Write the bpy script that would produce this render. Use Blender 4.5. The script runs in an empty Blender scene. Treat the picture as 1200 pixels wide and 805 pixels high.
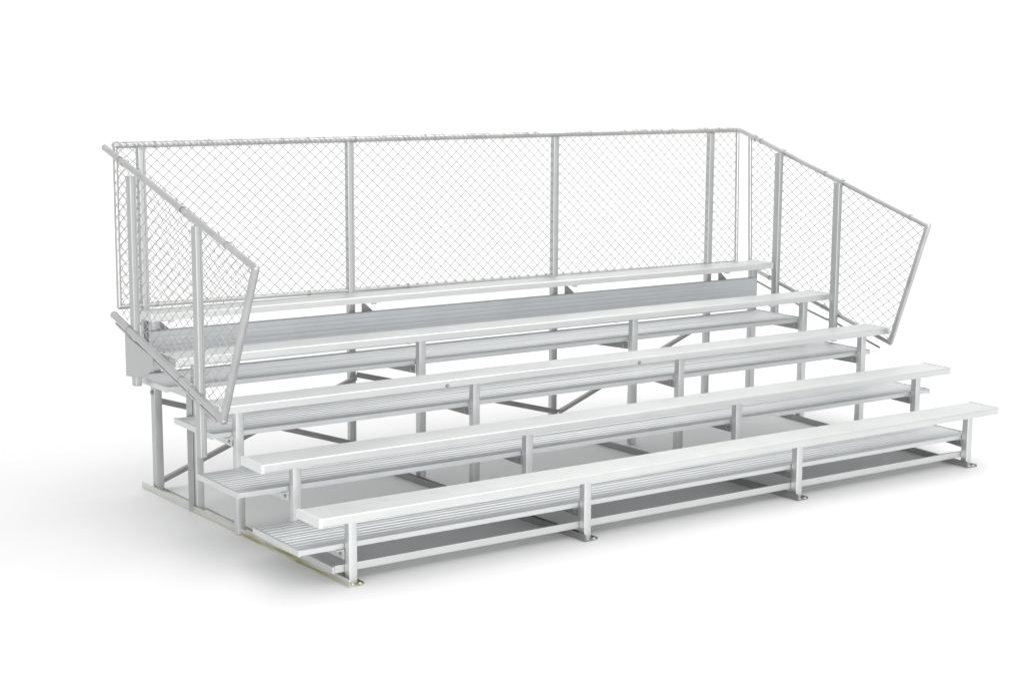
import bpy, bmesh, math, random
from mathutils import Vector, Matrix

random.seed(7)
S = bpy.context.scene
COL = S.collection

# ------------------------------------------------------------------ camera
cam_d = bpy.data.cameras.new("camera")
cam = bpy.data.objects.new("camera", cam_d)
COL.objects.link(cam)
S.camera = cam
yaw, pitch, roll = 0.6042, -0.1642, 0.0058
fwd = Vector((math.sin(yaw) * math.cos(pitch), math.cos(yaw) * math.cos(pitch), math.sin(pitch)))
rgt = fwd.cross(Vector((0, 0, 1))).normalized()
up = rgt.cross(fwd)
r2 = rgt * math.cos(roll) + up * math.sin(roll)
u2 = up * math.cos(roll) - rgt * math.sin(roll)
M = Matrix((r2, u2, -fwd)).transposed().to_4x4()
M.translation = Vector((-4.2594, -7.6528, 2.7933))
cam.matrix_world = M
cam_d.sensor_width = 36.0
cam_d.lens = 1973.67 / 1200 * 36
cam_d.clip_start = 0.1
cam_d.clip_end = 400

# ------------------------------------------------------------------ world: white studio surroundings
W = bpy.data.worlds.new("World")
S.world = W
W.use_nodes = True
bg = W.node_tree.nodes["Background"]
# the studio is white beyond and beside the bleacher, dimmer on the photographer's side
wn, wl = W.node_tree.nodes, W.node_tree.links
wtc = wn.new('ShaderNodeTexCoord')
dot = wn.new('ShaderNodeVectorMath'); dot.operation = 'DOT_PRODUCT'
dot.inputs[1].default_value = Vector((math.sin(yaw) * 0.95, math.cos(yaw) * 0.95, 0.31))
wl.new(wtc.outputs['Generated'], dot.inputs[0])
wmr = wn.new('ShaderNodeMapRange'); wmr.interpolation_type = 'SMOOTHSTEP'
wmr.inputs[1].default_value = -0.75; wmr.inputs[2].default_value = 0.35
wmr.inputs[3].default_value = 0.88; wmr.inputs[4].default_value = 0.98
wl.new(dot.outputs['Value'], wmr.inputs[0])
wl.new(wmr.outputs[0], bg.inputs[1])
bg.inputs[0].default_value = (0.985, 0.99, 0.985, 1)

# ------------------------------------------------------------------ lamps: overhead softbox, added front fill and backdrop light
def area(name, loc, target, sx, sy, power, colour=(1, 1, 1)):
    d = bpy.data.lights.new(name, 'AREA')
    d.shape = 'RECTANGLE'; d.size = sx; d.size_y = sy; d.energy = power; d.color = colour
    o = bpy.data.objects.new(name, d)
    o.location = loc
    o.rotation_euler = (Vector(target) - Vector(loc)).to_track_quat('-Z', 'Y').to_euler()
    COL.objects.link(o)
    return o
area("softbox_overhead", (5.0, -0.2, 8.0), (3.5, 1.0, 0), 14, 4, 300, (1, 0.995, 0.98))
area("added_front_fill", (-3.0, -12.5, 1.7), (2.5, 1.0, 0.1), 16, 2.8, 900)  # unseen light added to lift the shade under the front row
area("added_backdrop_light", (5.5, 11.0, 9.0), (9.0, 15.0, 0.0), 22, 8, 250)  # unseen light added to keep the backdrop white

S.view_settings.view_transform = 'Standard'
S.view_settings.look = 'None'
S.view_settings.exposure = 0.0
S.view_settings.gamma = 1.0
S.view_settings.use_curve_mapping = False
S.render.engine = 'CYCLES'
S.cycles.max_bounces = 14
S.cycles.diffuse_bounces = 8
S.cycles.glossy_bounces = 8
S.cycles.sample_clamp_indirect = 6

# ------------------------------------------------------------------ materials
def mat_new(name):
    m = bpy.data.materials.new(name); m.use_nodes = True
    nt = m.node_tree
    return m, nt, nt.nodes["Principled BSDF"]

def metal(name, col, rough, metallic=0.9, streak=(1.5, 60, 60), var=0.06, rvar=0.10, bump=0.0, spots=0.0):
    """Aluminium or galvanised steel: streaks along the extrusion, uneven gloss, faint blotches."""
    m, nt, b = mat_new(name)
    N, L = nt.nodes, nt.links
    tc = N.new('ShaderNodeTexCoord')
    mp = N.new('ShaderNodeMapping'); mp.inputs['Scale'].default_value = streak
    L.new(tc.outputs['Object'], mp.inputs['Vector'])
    n1 = N.new('ShaderNodeTexNoise'); n1.inputs['Scale'].default_value = 1.0; n1.inputs['Detail'].default_value = 5
    L.new(mp.outputs['Vector'], n1.inputs['Vector'])
    n2 = N.new('ShaderNodeTexNoise'); n2.inputs['Scale'].default_value = 4.5; n2.inputs['Detail'].default_value = 6
    L.new(tc.outputs['Object'], n2.inputs['Vector'])
    mix = N.new('ShaderNodeMath'); mix.operation = 'ADD'
    L.new(n1.outputs['Fac'], mix.inputs[0]); L.new(n2.outputs['Fac'], mix.inputs[1])
    mr = N.new('ShaderNodeMapRange'); mr.inputs[1].default_value = 0.6; mr.inputs[2].default_value = 1.4
    mr.inputs[3].default_value = 1 - var; mr.inputs[4].default_value = 1 + var
    L.new(mix.outputs[0], mr.inputs[0])
    c = N.new('ShaderNodeVectorMath'); c.operation = 'SCALE'
    c.inputs[0].default_value = col
    L.new(mr.outputs[0], c.inputs['Scale'])
    L.new(c.outputs[0], b.inputs['Base Color'])
    r = N.new('ShaderNodeMapRange'); r.inputs[1].default_value = 0.6; r.inputs[2].default_value = 1.4
    r.inputs[3].default_value = rough - rvar; r.inputs[4].default_value = rough + rvar
    L.new(mix.outputs[0], r.inputs[0]); L.new(r.outputs[0], b.inputs['Roughness'])
    b.inputs['Metallic'].default_value = metallic
    if bump:
        bp = N.new('ShaderNodeBump'); bp.inputs['Strength'].default_value = bump; bp.inputs['Distance'].default_value = 0.002
        L.new(n1.outputs['Fac'], bp.inputs['Height']); L.new(bp.outputs[0], b.inputs['Normal'])
    return m

M_SEAT = metal("anodised_seat_aluminium", (0.68, 0.69, 0.685), 0.40, 0.8, (0.7, 40, 40), 0.05, 0.06, 0.08)
M_RISER = metal("plain_riser_aluminium", (0.56, 0.575, 0.59), 0.5, 0.8, (0.6, 60, 60), 0.05, 0.08, 0.05)
M_CAP = metal("cast_end_cap", (0.78, 0.79, 0.79), 0.5, 0.7, (20, 20, 20), 0.04, 0.05)
M_FOOT = metal("mill_finish_plank_aluminium", (0.67, 0.682, 0.695), 0.48, 0.75, (0.8, 70, 70), 0.045, 0.08, 0.06)
M_LEG = metal("aluminium_angle", (0.67, 0.68, 0.68), 0.46, 0.85, (50, 50, 1.2), 0.07, 0.10, 0.10)
M_POST = metal("guard_post_aluminium", (0.52, 0.53, 0.53), 0.45, 0.85, (50, 50, 1.0), 0.08, 0.10, 0.10)
M_PIPE = metal("galvanised_pipe", (0.54, 0.545, 0.54), 0.36, 0.9, (9, 9, 9), 0.10, 0.10, 0.05)
M_DARK = metal("shaded_weathered_galvanised_angle", (0.34, 0.34, 0.335), 0.5, 0.8, (6, 6, 6), 0.15, 0.12, 0.08)  # weathered steel tone, darkened further for shade under the planks
M_WIRE = metal("galvanised_wire", (0.335, 0.335, 0.33), 0.5, 0.7, (8, 8, 8), 0.12, 0.1)
M_WIRE2 = metal("bright_galvanised_wire", (0.53, 0.53, 0.525), 0.45, 0.8, (8, 8, 8), 0.12, 0.1)
M_BOLT = metal("zinc_bolt", (0.45, 0.45, 0.45), 0.4, 0.9, (30, 30, 30), 0.1, 0.1)

# base runner: galvanised, with an olive grass reflection painted into its colour
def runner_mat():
    m = metal("reflection_tinted_runner_aluminium", (0.70, 0.71, 0.69), 0.45, 0.8, (40, 1.2, 40), 0.08, 0.1, 0.1)
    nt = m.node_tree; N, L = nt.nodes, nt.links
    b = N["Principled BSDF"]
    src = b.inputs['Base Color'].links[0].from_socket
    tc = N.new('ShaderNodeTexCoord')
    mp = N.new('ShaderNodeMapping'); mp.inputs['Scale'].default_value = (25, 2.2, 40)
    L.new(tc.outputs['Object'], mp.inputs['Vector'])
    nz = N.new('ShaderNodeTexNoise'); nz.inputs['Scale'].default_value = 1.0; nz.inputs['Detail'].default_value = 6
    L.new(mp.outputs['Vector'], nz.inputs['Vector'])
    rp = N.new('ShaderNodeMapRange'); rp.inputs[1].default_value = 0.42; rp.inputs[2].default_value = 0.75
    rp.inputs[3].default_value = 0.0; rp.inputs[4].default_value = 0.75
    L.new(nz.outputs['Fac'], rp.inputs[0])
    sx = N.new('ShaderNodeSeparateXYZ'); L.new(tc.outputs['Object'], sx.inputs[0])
    gy = N.new('ShaderNodeMapRange'); gy.interpolation_type = 'SMOOTHSTEP'     # the painted reflection sits towards the front end
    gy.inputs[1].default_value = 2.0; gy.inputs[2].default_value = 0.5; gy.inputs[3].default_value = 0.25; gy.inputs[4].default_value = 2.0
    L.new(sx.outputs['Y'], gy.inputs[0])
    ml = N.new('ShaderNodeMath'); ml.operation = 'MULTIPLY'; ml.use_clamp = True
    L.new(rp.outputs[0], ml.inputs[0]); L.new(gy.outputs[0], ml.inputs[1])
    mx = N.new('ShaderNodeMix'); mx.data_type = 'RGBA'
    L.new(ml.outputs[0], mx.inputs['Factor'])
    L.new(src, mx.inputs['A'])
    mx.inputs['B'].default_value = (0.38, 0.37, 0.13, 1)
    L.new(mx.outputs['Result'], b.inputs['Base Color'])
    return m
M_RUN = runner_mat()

m, nt, b = mat_new("white_studio_paint")
b.inputs['Base Color'].default_value = (0.88, 0.885, 0.88, 1)
b.inputs['Roughness'].default_value = 0.75
tc = nt.nodes.new('ShaderNodeTexCoord'); nz = nt.nodes.new('ShaderNodeTexNoise'); nz.inputs['Scale'].default_value = 1.3
nz.inputs['Detail'].default_value = 5
nt.links.new(tc.outputs['Object'], nz.inputs['Vector'])
mr = nt.nodes.new('ShaderNodeMapRange'); mr.inputs[3].default_value = 0.905; mr.inputs[4].default_value = 0.93
nt.links.new(nz.outputs['Fac'], mr.inputs[0])
cc = nt.nodes.new('ShaderNodeCombineColor')
for k in range(3): nt.links.new(mr.outputs[0], cc.inputs[k])
nt.links.new(cc.outputs[0], b.inputs['Base Color'])
M_FLOOR = m

# ------------------------------------------------------------------ mesh helpers
def link(name, bm, mat, parent=None, smooth=False, bevel=0.0, seg=2):
    if bevel:
        es = [e for e in bm.edges if len(e.link_faces) == 2 and e.calc_face_angle(0) > 0.6]
        bmesh.ops.bevel(bm, geom=es, offset=bevel, segments=seg, affect='EDGES', profile=0.5, clamp_overlap=True)
    bmesh.ops.recalc_face_normals(bm, faces=bm.faces[:])
    me = bpy.data.meshes.new(name); bm.to_mesh(me); bm.free()
    me.materials.append(mat)
    if smooth:
        for p in me.polygons: p.use_smooth = True
        try: me.set_sharp_from_angle(angle=math.radians(35))
        except Exception: pass
    o = bpy.data.objects.new(name, me); COL.objects.link(o)
    if parent: o.parent = parent
    return o

def box(bm, a, c):
    x0, y0, z0 = a; x1, y1, z1 = c
    v = [bm.verts.new(p) for p in ((x0, y0, z0), (x1, y0, z0), (x1, y1, z0), (x0, y1, z0),
                                   (x0, y0, z1), (x1, y0, z1), (x1, y1, z1), (x0, y1, z1))]
    for f in ((0, 1, 2, 3), (4, 5, 6, 7), (0, 1, 5, 4), (1, 2, 6, 5), (2, 3, 7, 6), (3, 0, 4, 7)):
        bm.faces.new([v[i] for i in f])

def sweep(bm, pts2, frames):
    """closed 2-D outline pts2 carried through frames (origin, e1, e2)."""
    rings = [[bm.verts.new(o + e1 * a + e2 * c) for a, c in pts2] for o, e1, e2 in frames]
    n = len(pts2)
    for A, B in zip(rings, rings[1:]):
        for i in range(n):
            bm.faces.new((A[i], A[(i + 1) % n], B[(i + 1) % n], B[i]))
    bm.faces.new(rings[0]); bm.faces.new(rings[-1])

def bar(bm, p, q, outline, upv=(0, 0, 1)):
    """straight bar of the given 2-D section from p to q; section axes: side, up."""
    p, q = Vector(p), Vector(q); d = (q - p).normalized(); u = Vector(upv)
    s = d.cross(u).normalized(); u = s.cross(d).normalized()
    sweep(bm, outline, [(p, s, u), (q, s, u)])

def angle_sec(w, h, t):        # L section, corner at the origin
    return [(0, 0), (w, 0), (w, t), (t, t), (t, h), (0, h)]

def tube_pts(bm, pts, r, n=12, cap=True):
    pts = [Vector(p) for p in pts]
    rings = []
    ref = None
    for i, p in enumerate(pts):
        if i == 0: d = pts[1] - p
        elif i == len(pts) - 1: d = p - pts[i - 1]
        else: d = (pts[i + 1] - p).normalized() + (p - pts[i - 1]).normalized()
        d.normalize()
        if ref is None:
            ref = d.orthogonal().normalized()
        s = (ref - d * ref.dot(d)).normalized(); ref = s
        t = d.cross(s)
        rings.append([bm.verts.new(p + (s * math.cos(2 * math.pi * k / n) + t * math.sin(2 * math.pi * k / n)) * r) for k in range(n)])
    for A, B in zip(rings, rings[1:]):
        for k in range(n):
            bm.faces.new((A[k], A[(k + 1) % n], B[(k + 1) % n], B[k]))
    if cap:
        bm.faces.new(rings[0]); bm.faces.new(rings[-1])

def ball(bm, c, r):
    bmesh.ops.create_uvsphere(bm, u_segments=12, v_segments=8, radius=r, matrix=Matrix.Translation(c))

def hexbolt(bm, c, axis, r=0.011, h=0.009):
    c = Vector(c); a = Vector(axis).normalized()
    s = a.orthogonal().normalized(); t = a.cross(s)
    sec = [(r * math.cos(k * math.pi / 3), r * math.sin(k * math.pi / 3)) for k in range(6)]
    sec2 = [(1.5 * r * math.cos(k * math.pi / 6), 1.5 * r * math.sin(k * math.pi / 6)) for k in range(12)]
    sweep(bm, sec2, [(c - a * 0.002, s, t), (c + a * 0.0022, s, t)])
    sweep(bm, sec, [(c + a * 0.002, s, t), (c + a * h, s, t)])

# ------------------------------------------------------------------ the setting: one white floor running up into a backdrop
bm = bmesh.new()
prof = [(-16, 0.0), (-10, 0.0), (0, 0.0), (9.0, 0.0)]
R = 5.0
for k in range(1, 17):
    a = k / 16 * math.pi / 2
    prof.append((9.0 + R * math.sin(a), R - R * math.cos(a)))
prof.append((14.0, 16.0))
# the sweep faces the camera: it runs square to the view direction
ax = Vector((math.cos(yaw), -math.sin(yaw), 0)); ay = Vector((math.sin(yaw), math.cos(yaw), 0))
o0 = Vector((2.5, 1.5, 0))
for (a0, z0), (a1, z1) in zip(prof, prof[1:]):
    bm.faces.new([bm.verts.new(o0 + ax * x + ay * a + Vector((0, 0, z))) for x, a, z in
                  ((-40, a0, z0), (40, a0, z0), (40, a1, z1), (-40, a1, z1))])
bmesh.ops.remove_doubles(bm, verts=bm.verts[:], dist=1e-4)
floor = link("floor", bm, M_FLOOR, smooth=True)
floor["kind"] = "structure"

# ------------------------------------------------------------------ the bleacher
root = bpy.data.objects.new("bleacher", None)
COL.objects.link(root)
root.location = (2.6, 1.3, 0)
root["label"] = "five-row silver aluminium bleacher with ridged foot planks and chain-link guardrails on white floor"
root["category"] = "bleacher"
def part(name, bm, mat, parent=None, **k):
    p = parent if parent else root
    o = link(name, bm, mat, p, **k)
    if p is root:
        o.matrix_parent_inverse = Matrix.Translation((-2.6, -1.3, 0))
    return o

D = 0.61
SZ = [0.421, 0.596, 0.814, 1.010, 1.199]           # seat tops
SW, ST = 0.253, 0.046                              # seat width, thickness
SL = [-0.203, -0.235, -0.20, -0.20, -0.10]
SR = [5.213, 5.398, 5.385, 5.365, 5.305]
FZ = [None, 0.222, 0.416, 0.625, 0.810]            # foot plank tops
FL = [None, -0.250, -0.310, -0.183, -0.205]
FR = [None, 5.10, 5.345, 5.340, 5.215]               # right ends, front plank
FR2 = [None, 5.102, 5.347, 5.342, 5.217]                # right ends, rear plank
FT = 0.031
FY = [None, 0.150, 0.150, 0.150, 0.150]              # front edge behind the seat line
YL = 0.119
LEGX = [[0.050, 0.031, -0.030, -0.020, -0.033],
        [1.644, 1.648, 1.654, 1.618, None],
        [3.376, 3.390, 3.391, 3.456, None],
        [5.029, 5.160, 5.215, 5.182, 5.194]]
REARX = [-0.035, 1.500, 3.272, 4.825]
REARY = 2.675

def plank_profile(w, t, ridges, rh, lip, wall=0.004, edge=0.006):
    """(y,z) outline of an extruded plank: ridged deck, rounded nosings, open underside."""
    top = []
    n = 3
    for k in range(n + 1):
        a = math.pi - k / n * math.pi / 2
        top.append((edge + edge * math.cos(a), -edge + edge * math.sin(a)))
    y0, y1 = 0.016, w - 0.016
    pitch = (y1 - y0) / ridges
    for k in range(ridges):
        a = y0 + k * pitch
        top += [(a + pitch * 0.08, 0), (a + pitch * 0.22, -rh), (a + pitch * 0.62, -rh), (a + pitch * 0.76, 0)]
    for k in range(n + 1):
        a = math.pi / 2 - k / n * math.pi / 2
        top.append((w - edge + edge * math.cos(a), -edge + edge * math.sin(a)))
    bot = [(w, -t), (w - lip, -t), (w - lip, -t + wall), (w - wall, -t + wall), (w - wall, -edge - rh - wall),
           (w * 0.5 + 0.03, -edge - rh - wall), (w * 0.5 + 0.03, -t + 0.002), (w * 0.5 - 0.03, -t + 0.002), (w * 0.5 - 0.03, -edge - rh - wall),
           (wall, -edge - rh - wall), (wall, -t + wall), (lip, -t + wall), (lip, -t), (0, -t)]
    return top + bot

def plank(name, x0, x1, y, z, w, t, ridges, rh, mat, edge=0.006):
    bm = bmesh.new()
    sec = plank_profile(w, t, ridges, rh, 0.022, edge=edge)
    e1, e2 = Vector((0, 1, 0)), Vector((0, 0, 1))
    nx = 10
    ph = random.uniform(0, 6)
    fr = []
    for k in range(nx + 1):
        x = x0 + (x1 - x0) * k / nx
        fr.append((Vector((x, y, z + 0.0012 * math.sin(ph + 1.9 * x))), e1, e2))   # planks are never dead straight
    sweep(bm, sec, fr)
    return part(name, bm, mat)

def end_cap(parent, x0, x1, y, z, w, t, mat=M_CAP):
    bm = bmesh.new(); box(bm, (x0, y - 0.0025, z - t - 0.002), (x1, y + w + 0.0025, z + 0.0025))
    o = link("end_cap", bm, mat, parent, bevel=0.004)
    o.matrix_parent_inverse = Matrix.Identity(4)
    return o

# --- seats
for i in range(5):
    y = i * D
    s = plank("seat_plank", SL[i], SR[i], y, SZ[i], SW, ST, 9, 0.0012, M_SEAT, 0.011)
    end_cap(s, SL[i] - 0.004, SL[i] + 0.016, y, SZ[i], SW, ST)
    end_cap(s, SR[i] - 0.016, SR[i] + 0.004, y, SZ[i], SW, ST)
    if i == 2:
        for bx in (1.37, 2.93):
            bm = bmesh.new(); hexbolt(bm, (bx, y - 0.0005, SZ[i] - 0.036), (0, -1, 0), 0.010, 0.010)
            link("bolt", bm, M_BOLT, s)

# --- foot planks: two ridged planks to a row
for i in range(1, 5):
    y = (i - 1) * D + FY[i]
    fw = (0.698 - FY[i] - 0.005) / 2
    for k in range(2):
        xr = (FR, FR2)[k][i]
        yk = y + k * (fw + 0.005)
        f = plank("foot_plank", FL[i], xr, yk, FZ[i], fw, FT, 5, 0.004, M_FOOT)
        end_cap(f, FL[i] - 0.004, FL[i] + 0.010, yk, FZ[i], fw, FT, M_SEAT)
        end_cap(f, xr - 0.010, xr + 0.004, yk, FZ[i], fw, FT, M_FOOT)

# --- riser board behind the fourth seat
bm = bmesh.new()
sec = [(0, 0)]
for k in range(7):
    z = 0.016 + k * 0.031
    sec += [(0, z), (0.0007, z + 0.003), (0.0007, z + 0.010), (0, z + 0.015)]
sec += [(0, 0.249), (0.004, 0.253), (0.041, 0.253), (0.045, 0.249), (0.045, 0), (0.041, 0), (0.041, 0.249 - 0.004), (0.009, 0.245), (0.009, 0.0)]
sweep(bm, sec, [(Vector((-0.10 + 5.27 * k / 8, 2.486, 0.830)), Vector((0, 1, 0)), Vector((0, 0, 1))) for k in range(9)])
riser = part("riser_board", bm, M_RISER)

# --- front toe rail
bm = bmesh.new()
bar(bm, (-0.035, 0.147, 0.062), (5.02, 0.147, 0.060), [(-0.016, 0), (0.0, 0), (0.0, 0.042), (-0.016, 0.042)])
bar(bm, (-0.036, 0.148, 0.0625), (-0.042, 0.60, 0.0625), [(-0.014, 0), (0.0, 0), (0.0, 0.036), (-0.014, 0.036)])
part("toe_rail", bm, M_SEAT, bevel=0.003)

# --- support frames
def leg_bm(x, y, z0, z1, w=0.052, topplate=True):
    bm = bmesh.new()
    h = w / 2
    # square tube
    sweep(bm, [(-h, -h), (h, -h), (h, h), (-h, h)], [(Vector((x, y, z0)), Vector((1, 0, 0)), Vector((0, 1, 0))),
                                                     (Vector((x, y, z1)), Vector((1, 0, 0)), Vector((0, 1, 0)))])
    bmesh.ops.bevel(bm, geom=[e for e in bm.edges if abs(e.verts[0].co.z - e.verts[1].co.z) > 0.05], offset=0.005, segments=3, affect='EDGES', profile=0.5)
    if topplate:
        box(bm, (x - 0.042, y - 0.105, z1), (x + 0.042, y + 0.115, z1 + 0.006))
    return bm

for k in range(4):
    xf = LEGX[k][0]
    xr = REARX[k] if k in (1, 2) else LEGX[k][4]
    bm = bmesh.new()
    y0, y1 = 0.055, REARY + 0.045
    xa = xf + (xr - xf) * (y0 - YL) / (REARY - YL); xb = xf + (xr - xf) * (y1 - YL) / (REARY - YL)
    # lying channel: flat plate with an upturned outer lip and a lower inner lip
    bar(bm, (xa, y0, 0.002), (xb, y1, 0.002), [(-0.052, 0), (0.046, 0), (0.046, 0.014), (0.040, 0.014), (0.040, 0.006), (-0.046, 0.006), (-0.046, 0.042), (-0.052, 0.042)])
    fr = part("support_frame", bm, M_RUN if k == 0 else M_DARK)  # shade under the planks put into the other frames' darker colour
    if k == 0: fr["label"] = "pale end frame with olive reflection painted on its base runner"
    for q in ((-0.02, 0.07), (0.022, 0.065)):
        bm = bmesh.new(); hexbolt(bm, (xa + q[0], q[1], 0.0085), (0, 0, 1), 0.007, 0.006); link("bolt", bm, M_CAP, fr)
    for i in range(5):
        x = LEGX[k][i]
        if x is None: continue
        link("leg", leg_bm(x, YL + i * D, 0.008, SZ[i] - ST - 0.0065, 0.052 if i < 4 else 0.056), M_LEG if i < 4 else M_POST, fr, smooth=True)
    for i in range(1, 5):
        # horizontal angle under each pair of foot planks
        xl = LEGX[k][i - 1]; xh = LEGX[k][i] if LEGX[k][i] is not None else REARX[k]
        ya, yb = YL + (i - 1) * D + 0.02, YL + i * D + 0.04
        if i == 4: yb += 0.06
        zt = FZ[i] - FT - 0.0015
        bm = bmesh.new()
        off = -0.030
        bar(bm, (xl + off, ya, zt), (xh + off, yb, zt), [(0, 0), (-0.045, 0), (-0.045, -0.005), (-0.005, -0.005), (-0.005, -0.055), (0, -0.055)])
        link("foot_bracket", bm, M_DARK if k else M_LEG, fr)  # underside shade put into the darker bracket colour past the first frame
        for yy in (ya + 0.035, yb - 0.035):
            bm = bmesh.new(); hexbolt(bm, (xl + (xh - xl) * (yy - ya) / (yb - ya) + off - 0.003, yy, zt - 0.03), (-1, 0, 0), 0.009, 0.008); link("bolt", bm, M_BOLT, fr)
    # small plank clamps gripping the planks beside the rear post
    for (px, py, pz) in ((REARX[k] + 0.14, 2.62, SZ[4] - ST), (REARX[k] + 0.05, 1.99, SZ[3] - ST)):
        bm = bmesh.new()
        box(bm, (px - 0.055, py - 0.02, pz - 0.012), (px + 0.055, py + 0.02, pz - 0.001))
        box(bm, (px - 0.014, py - 0.018, pz - 0.040), (px + 0.016, py + 0.018, pz - 0.0125))
        box(bm, (px + 0.032, py - 0.012, pz - 0.030), (px + 0.046, py + 0.012, pz - 0.0125))
        link("plank_clamp", bm, M_CAP, fr, bevel=0.003)
    # gusset below the top seat beside the rear post
    gx = REARX[k] + 0.034
    bm = bmesh.new()
    sec = [(0, 0), (0.085, -0.075), (0.085, -0.09), (0.0, -0.09)]
    sweep(bm, sec, [(Vector((gx, 2.60, SZ[4] - ST - 0.004)), Vector((1, 0, 0)), Vector((0, 0, 1))), (Vector((gx, 2.606, SZ[4] - ST - 0.004)), Vector((1, 0, 0)), Vector((0, 0, 1)))])
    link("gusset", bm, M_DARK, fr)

# --- cross braces between the rear posts (angle iron)
for (xa, za, xb, zb, yy) in ((0.0, 0.045, 1.50, 0.60, 2.628), (1.50, 0.115, 0.0, 0.60, 2.616), (3.27, 0.150, 1.50, 0.62, 2.628), (3.27, 0.150, 4.83, 0.76, 2.616)):
    bm = bmesh.new()
    bar(bm, (xa, yy, za), (xb, yy, zb), [(-0.003, -0.020), (0.003, -0.020), (0.003, 0.014), (0.032, 0.014), (0.032, 0.020), (-0.003, 0.020)] if xb > xa else
        [(0.003, -0.020), (-0.003, -0.020), (-0.003, 0.014), (-0.032, 0.014), (-0.032, 0.020), (0.003, 0.020)])
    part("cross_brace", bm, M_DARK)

# --- guard posts
def post(x, y, z0, z1, wx, wy, label=None):
    bm = bmesh.new()
    hx, hy = wx / 2, wy / 2
    # square tube with a shallow channel down its front face, as extruded posts have
    sec = [(-hx, -hy), (-hx * 0.45, -hy), (-hx * 0.38, -hy + 0.004), (hx * 0.38, -hy + 0.004), (hx * 0.45, -hy), (hx, -hy), (hx, hy), (-hx, hy)]
    sweep(bm, sec, [(Vector((x, y, z0)), Vector((1, 0, 0)), Vector((0, 1, 0))), (Vector((x, y, z1)), Vector((1, 0, 0)), Vector((0, 1, 0)))])
    cor = [e for e in bm.edges if abs(e.verts[0].co.z - e.verts[1].co.z) > 0.05 and abs(abs(e.verts[0].co.x - x) - hx) < 1e-5]
    bmesh.ops.bevel(bm, geom=cor, offset=0.006, segments=3, affect='EDGES', profile=0.5)
    o = part("guard_post", bm, M_POST, smooth=True)
    return o
BY, BZ0, BZ1 = 2.765, 1.208, 2.267                 # back panel plane, bottom and top rail heights
for k in range(4):
    post(REARX[k] + (0.0 if k else 0.0), 2.70, 0.012 if k in (1, 2, 3) else 0.72, BZ1 - 0.012, 0.052, 0.046)
post(-0.262, 2.31, 0.775, 2.095, 0.044, 0.062)     # left side, rear
post(-0.262, 1.345, 0.505, 1.862, 0.044, 0.062)    # left side, front
post(5.338, 2.44, 0.700, 2.092, 0.042, 0.062)      # right side, rear
post(5.338, 1.77, 0.640, 1.892, 0.042, 0.062)      # right side, front
# plate closing the left end behind the rear side post
bm = bmesh.new()
sec = [(2.42, 0.822), (2.22, 0.845), (2.07, 0.885), (1.98, 0.935), (1.98, 1.005), (2.42, 1.09)]
sweep(bm, sec, [(Vector((-0.290, 0, 0)), Vector((0, 1, 0)), Vector((0, 0, 1))), (Vector((-0.2855, 0, 0)), Vector((0, 1, 0)), Vector((0, 0, 1)))])
part("end_plate", bm, M_POST)
# doubling angle on the fourth left leg
bm = bmesh.new()
bar(bm, (-0.068, 1.972, 0.01), (-0.068, 1.972, 0.75), [(-0.018, -0.018), (0.018, -0.018), (0.018, -0.012), (-0.012, -0.012), (-0.012, 0.018), (-0.018, 0.018)], (0, 1, 0))
part("post_support", bm, M_POST)

# --- chain-link panels
def clip_seg(a, b, poly):
    """clip a 2-D segment to a convex, counter-clockwise polygon."""
    t0, t1 = 0.0, 1.0
    dx, dy = b[0] - a[0], b[1] - a[1]
    n = len(poly)
    for i in range(n):
        p, q = poly[i], poly[(i + 1) % n]
        ex, ey = q[0] - p[0], q[1] - p[1]
        num = ex * (a[1] - p[1]) - ey * (a[0] - p[0]); den = ex * dy - ey * dx
        if abs(den) < 1e-12:
            if num < 0: return None
            continue
        t = -num / den
        if den > 0: t0 = max(t0, t)
        else: t1 = min(t1, t)
        if t0 >= t1: return None
    return t0, t1

def chain_link(poly, to3, normal, pu=0.088, pv=0.072, r=0.0021):
    """woven zigzag wires: poly is (u,v); to3 maps (u,v) to space."""
    bm = bmesh.new()
    us = [p[0] for p in poly]; vs = [p[1] for p in poly]
    nv = Vector(normal)
    nu = int((max(us) - min(us)) / (pu / 2)) + 3
    nn = int((max(vs) - min(vs)) / (pv / 2)) + 3
    u0, v0 = min(us) - pu / 2, min(vs) - pv / 2
    def node(i, j):
        # slow sag and a little unevenness in the weave
        u = u0 + i * pu / 2; v = v0 + j * pv / 2
        return (u + 0.006 * math.sin(v * 5 + u * 1.7), v + 0.005 * math.sin(u * 3.1 + 0.6))
    for w in range(0, nu):                 # wire w swings between columns w and w+1
        for j in range(nn):
            ia = w if (w + j) % 2 == 0 else w + 1
            ib = w + 1 if ia == w else w
            a, b2 = node(ia, j), node(ib, j + 1)
            c = clip_seg(a, b2, poly)
            if not c: continue
            oa = (0.0022 if ia == w else -0.0022); ob = -oa
            def at(t):
                return to3(a[0] + (b2[0] - a[0]) * t, a[1] + (b2[1] - a[1]) * t) + nv * (oa + (ob - oa) * t)
            tube_pts(bm, [at(c[0]), at(c[1])], r, 5, cap=False)
    return bm

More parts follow.
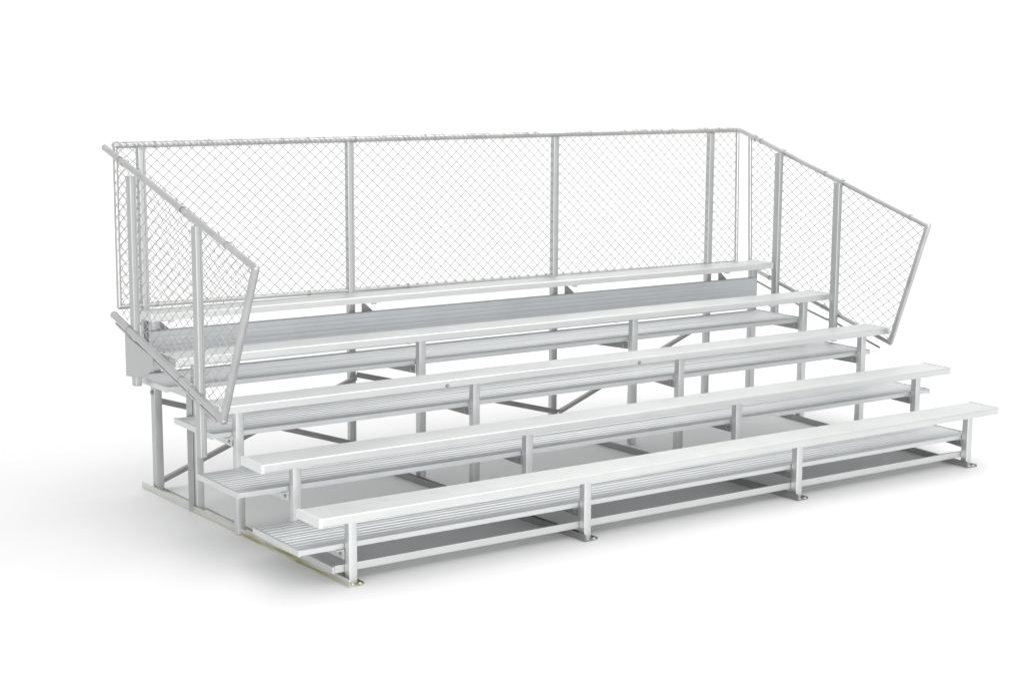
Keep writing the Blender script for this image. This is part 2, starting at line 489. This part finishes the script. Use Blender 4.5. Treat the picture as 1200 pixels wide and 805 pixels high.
def panel(corner_pts, tube_r, to3, normal, mesh_off, knuckles, end_tube, trim=0.0, pu=0.082, wire=None):
    """pipe frame through the corner points (u,v) = top-start, top-end, bottom-end, bottom-start."""
    bm = bmesh.new()
    a, b2, c, d = corner_pts
    P = [to3(*q) for q in corner_pts]
    tube_pts(bm, [P[0], P[1]], tube_r[0], 14); tube_pts(bm, [P[3], P[2]], tube_r[1], 14)
    tube_pts(bm, [P[1], P[2]], tube_r[2], 14)
    if end_tube:
        tube_pts(bm, [to3(*end_tube[0]), to3(*end_tube[1])], tube_r[3], 14)
    for q, r in ((P[0], tube_r[0]), (P[1], tube_r[0]), (P[2], tube_r[1]), (P[3], tube_r[1])): ball(bm, q, r * 1.12)
    o = part("guard_panel", bm, M_PIPE, smooth=True)
    nv = Vector(normal)
    off = lambda u, v: to3(u, v) + nv * mesh_off
    poly = [d, (c[0] + trim, c[1] + 0.2 * trim), (b2[0] + trim, b2[1] + 0.25 * trim), end_tube[0] if end_tube else a]
    ar = sum(p[0] * q[1] - q[0] * p[1] for p, q in zip(poly, poly[1:] + poly[:1]))
    if ar < 0: poly.reverse()
    ml = chain_link(poly, off, normal, pu)
    nf = len(ml.faces)
    if knuckles:
        # knuckled top selvage of the weave, standing proud of the rail
        q0, q1, r = P[0], P[1], tube_r[0]
        L = (q1 - q0).length; dv = (q1 - q0).normalized(); t = 0.03; zz = Vector((0, 0, 1))
        while t < L - 0.02:
            c0 = q0 + dv * t + nv * (r + 0.003)
            h = random.uniform(0.016, 0.027); lean = random.uniform(-0.018, 0.018)
            tube_pts(ml, [c0 - zz * 0.03, c0 + zz * 0.004 + dv * lean * .3, c0 + zz * h * .7 + dv * lean - nv * 0.010, c0 + zz * h + dv * lean * 1.6 - nv * random.uniform(.018, .03),
                          c0 + zz * (h - 0.010) + dv * (lean * 2 + 0.008) - nv * 0.034], 0.0022, 5)
            tube_pts(ml, [c0 - zz * 0.03 + dv * 0.02, c0 + zz * 0.003 + dv * 0.008, c0 + zz * h * .6 - dv * 0.01 - nv * 0.006, c0 + zz * (h * .9) - dv * 0.016 - nv * 0.02], 0.0022, 5)
            t += 0.040 * random.uniform(0.8, 1.2)
    ml.faces.ensure_lookup_table()
    for k in range(nf, len(ml.faces)): ml.faces[k].material_index = 1
    co = link("chain_link", ml, M_WIRE if knuckles else wire, o, smooth=True)
    if knuckles: co.data.materials.append(M_WIRE2)
    # tie wires wrapped round the rails
    for (q0, q1, r, step) in ((P[0], P[1], tube_r[0], 0.75), (P[3], P[2], tube_r[1], 0.9)):
        L = (q1 - q0).length; dv = (q1 - q0).normalized(); s = dv.cross(nv).normalized()
        t = 0.25
        while t < L - 0.1:
            c0 = q0 + dv * t
            turns = random.choice((1, 2)); pts = []
            for k in range(turns * 10 + 4):
                an = 2 * math.pi * k / 10 + random.uniform(-.1, .1)
                pts.append(c0 + dv * (0.011 * k / 10) + (nv * math.cos(an) + s * math.sin(an)) * (r + 0.0015))
            bm = bmesh.new(); tube_pts(bm, pts, 0.0015, 5)
            link("tie_wire", bm, M_WIRE, o, smooth=True)
            t += step * random.uniform(0.7, 1.3)
    return o

# back: u = x, v = z
pb = panel([(-0.205, BZ1), (5.112, BZ1 + 0.008), (5.135, BZ0 - 0.020), (-0.210, BZ0 + 0.018)], (0.0205, 0.0165, 0.0165, 0.0165),
           lambda u, v: Vector((u, BY - 0.045 - 0.0205, v)), (0, -1, 0), 0.012, True, ((-0.205, BZ1), (-0.210, BZ0 + 0.018)))
# left side: u = y, v = z
LX = -0.285
pl = panel([(2.665, 2.254), (0.535, 1.704), (0.985, 0.790), (2.600, 1.190)], (0.0200, 0.0235, 0.0225, 0.0165),
           lambda u, v: Vector((LX, u, v)), (1, 0, 0), 0.050, False, None, 0.075, 0.112, M_WIRE2)
# right side
RX = 5.385
pr = panel([(2.955, 2.253), (0.880, 1.624), (1.205, 0.698), (2.810, 1.124)], (0.0205, 0.0165, 0.0225, 0.0175),
           lambda u, v: Vector((RX, u, v)), (1, 0, 0), 0.010, False, ((2.845, 2.222), (2.800, 1.122)), 0.0, 0.104, M_WIRE)

# --- lower stay rods below the side rails
bm = bmesh.new(); tube_pts(bm, [(LX + 0.01, 2.60, 1.135), (LX + 0.01, 1.10, 0.765)], 0.009, 8); part("stay_rod", bm, M_PIPE, smooth=True)
bm = bmesh.new(); tube_pts(bm, [(RX, 2.74, 1.02), (RX, 2.3, 0.90), (RX, 2.08, 0.838), (RX, 1.90, 0.797), (RX, 1.77, 0.783)], 0.0085, 8); part("stay_rod", bm, M_DARK, smooth=True)
bm = bmesh.new(); tube_pts(bm, [(RX, 1.77, 0.775), (RX, 1.31, 0.648)], 0.0085, 8); part("stay_rod", bm, M_DARK, smooth=True)

# --- rail clamps where posts meet the pipes
for (x, y, z, r) in ((RX, 2.44, 2.097, 0.026), (RX, 1.77, 1.894, 0.026), (RX, 2.78, 2.20, 0.026), (LX, 2.36, 2.174, 0.025), (LX, 1.425, 1.933, 0.025),
                     (RX, 1.77, 0.848, 0.023), (LX, 1.425, 0.899, 0.028)):
    bm = bmesh.new()
    s = 0.29
    dv = Vector((0, -1, -s)).normalized()
    c = Vector((x, y, z))
    tube_pts(bm, [c - dv * 0.014, c + dv * 0.014], r, 14)
    hexbolt(bm, c + Vector((0, 0, r - 0.001)), (0, 0, 1), 0.005, 0.007)
    part("rail_clamp", bm, M_PIPE, smooth=True)
# bolt through the fifth left bracket
bm = bmesh.new(); hexbolt(bm, (-0.064, 2.555, 0.745 - 0.075), (-1, 0, 0), 0.013, 0.010); part("bolt", bm, M_BOLT)
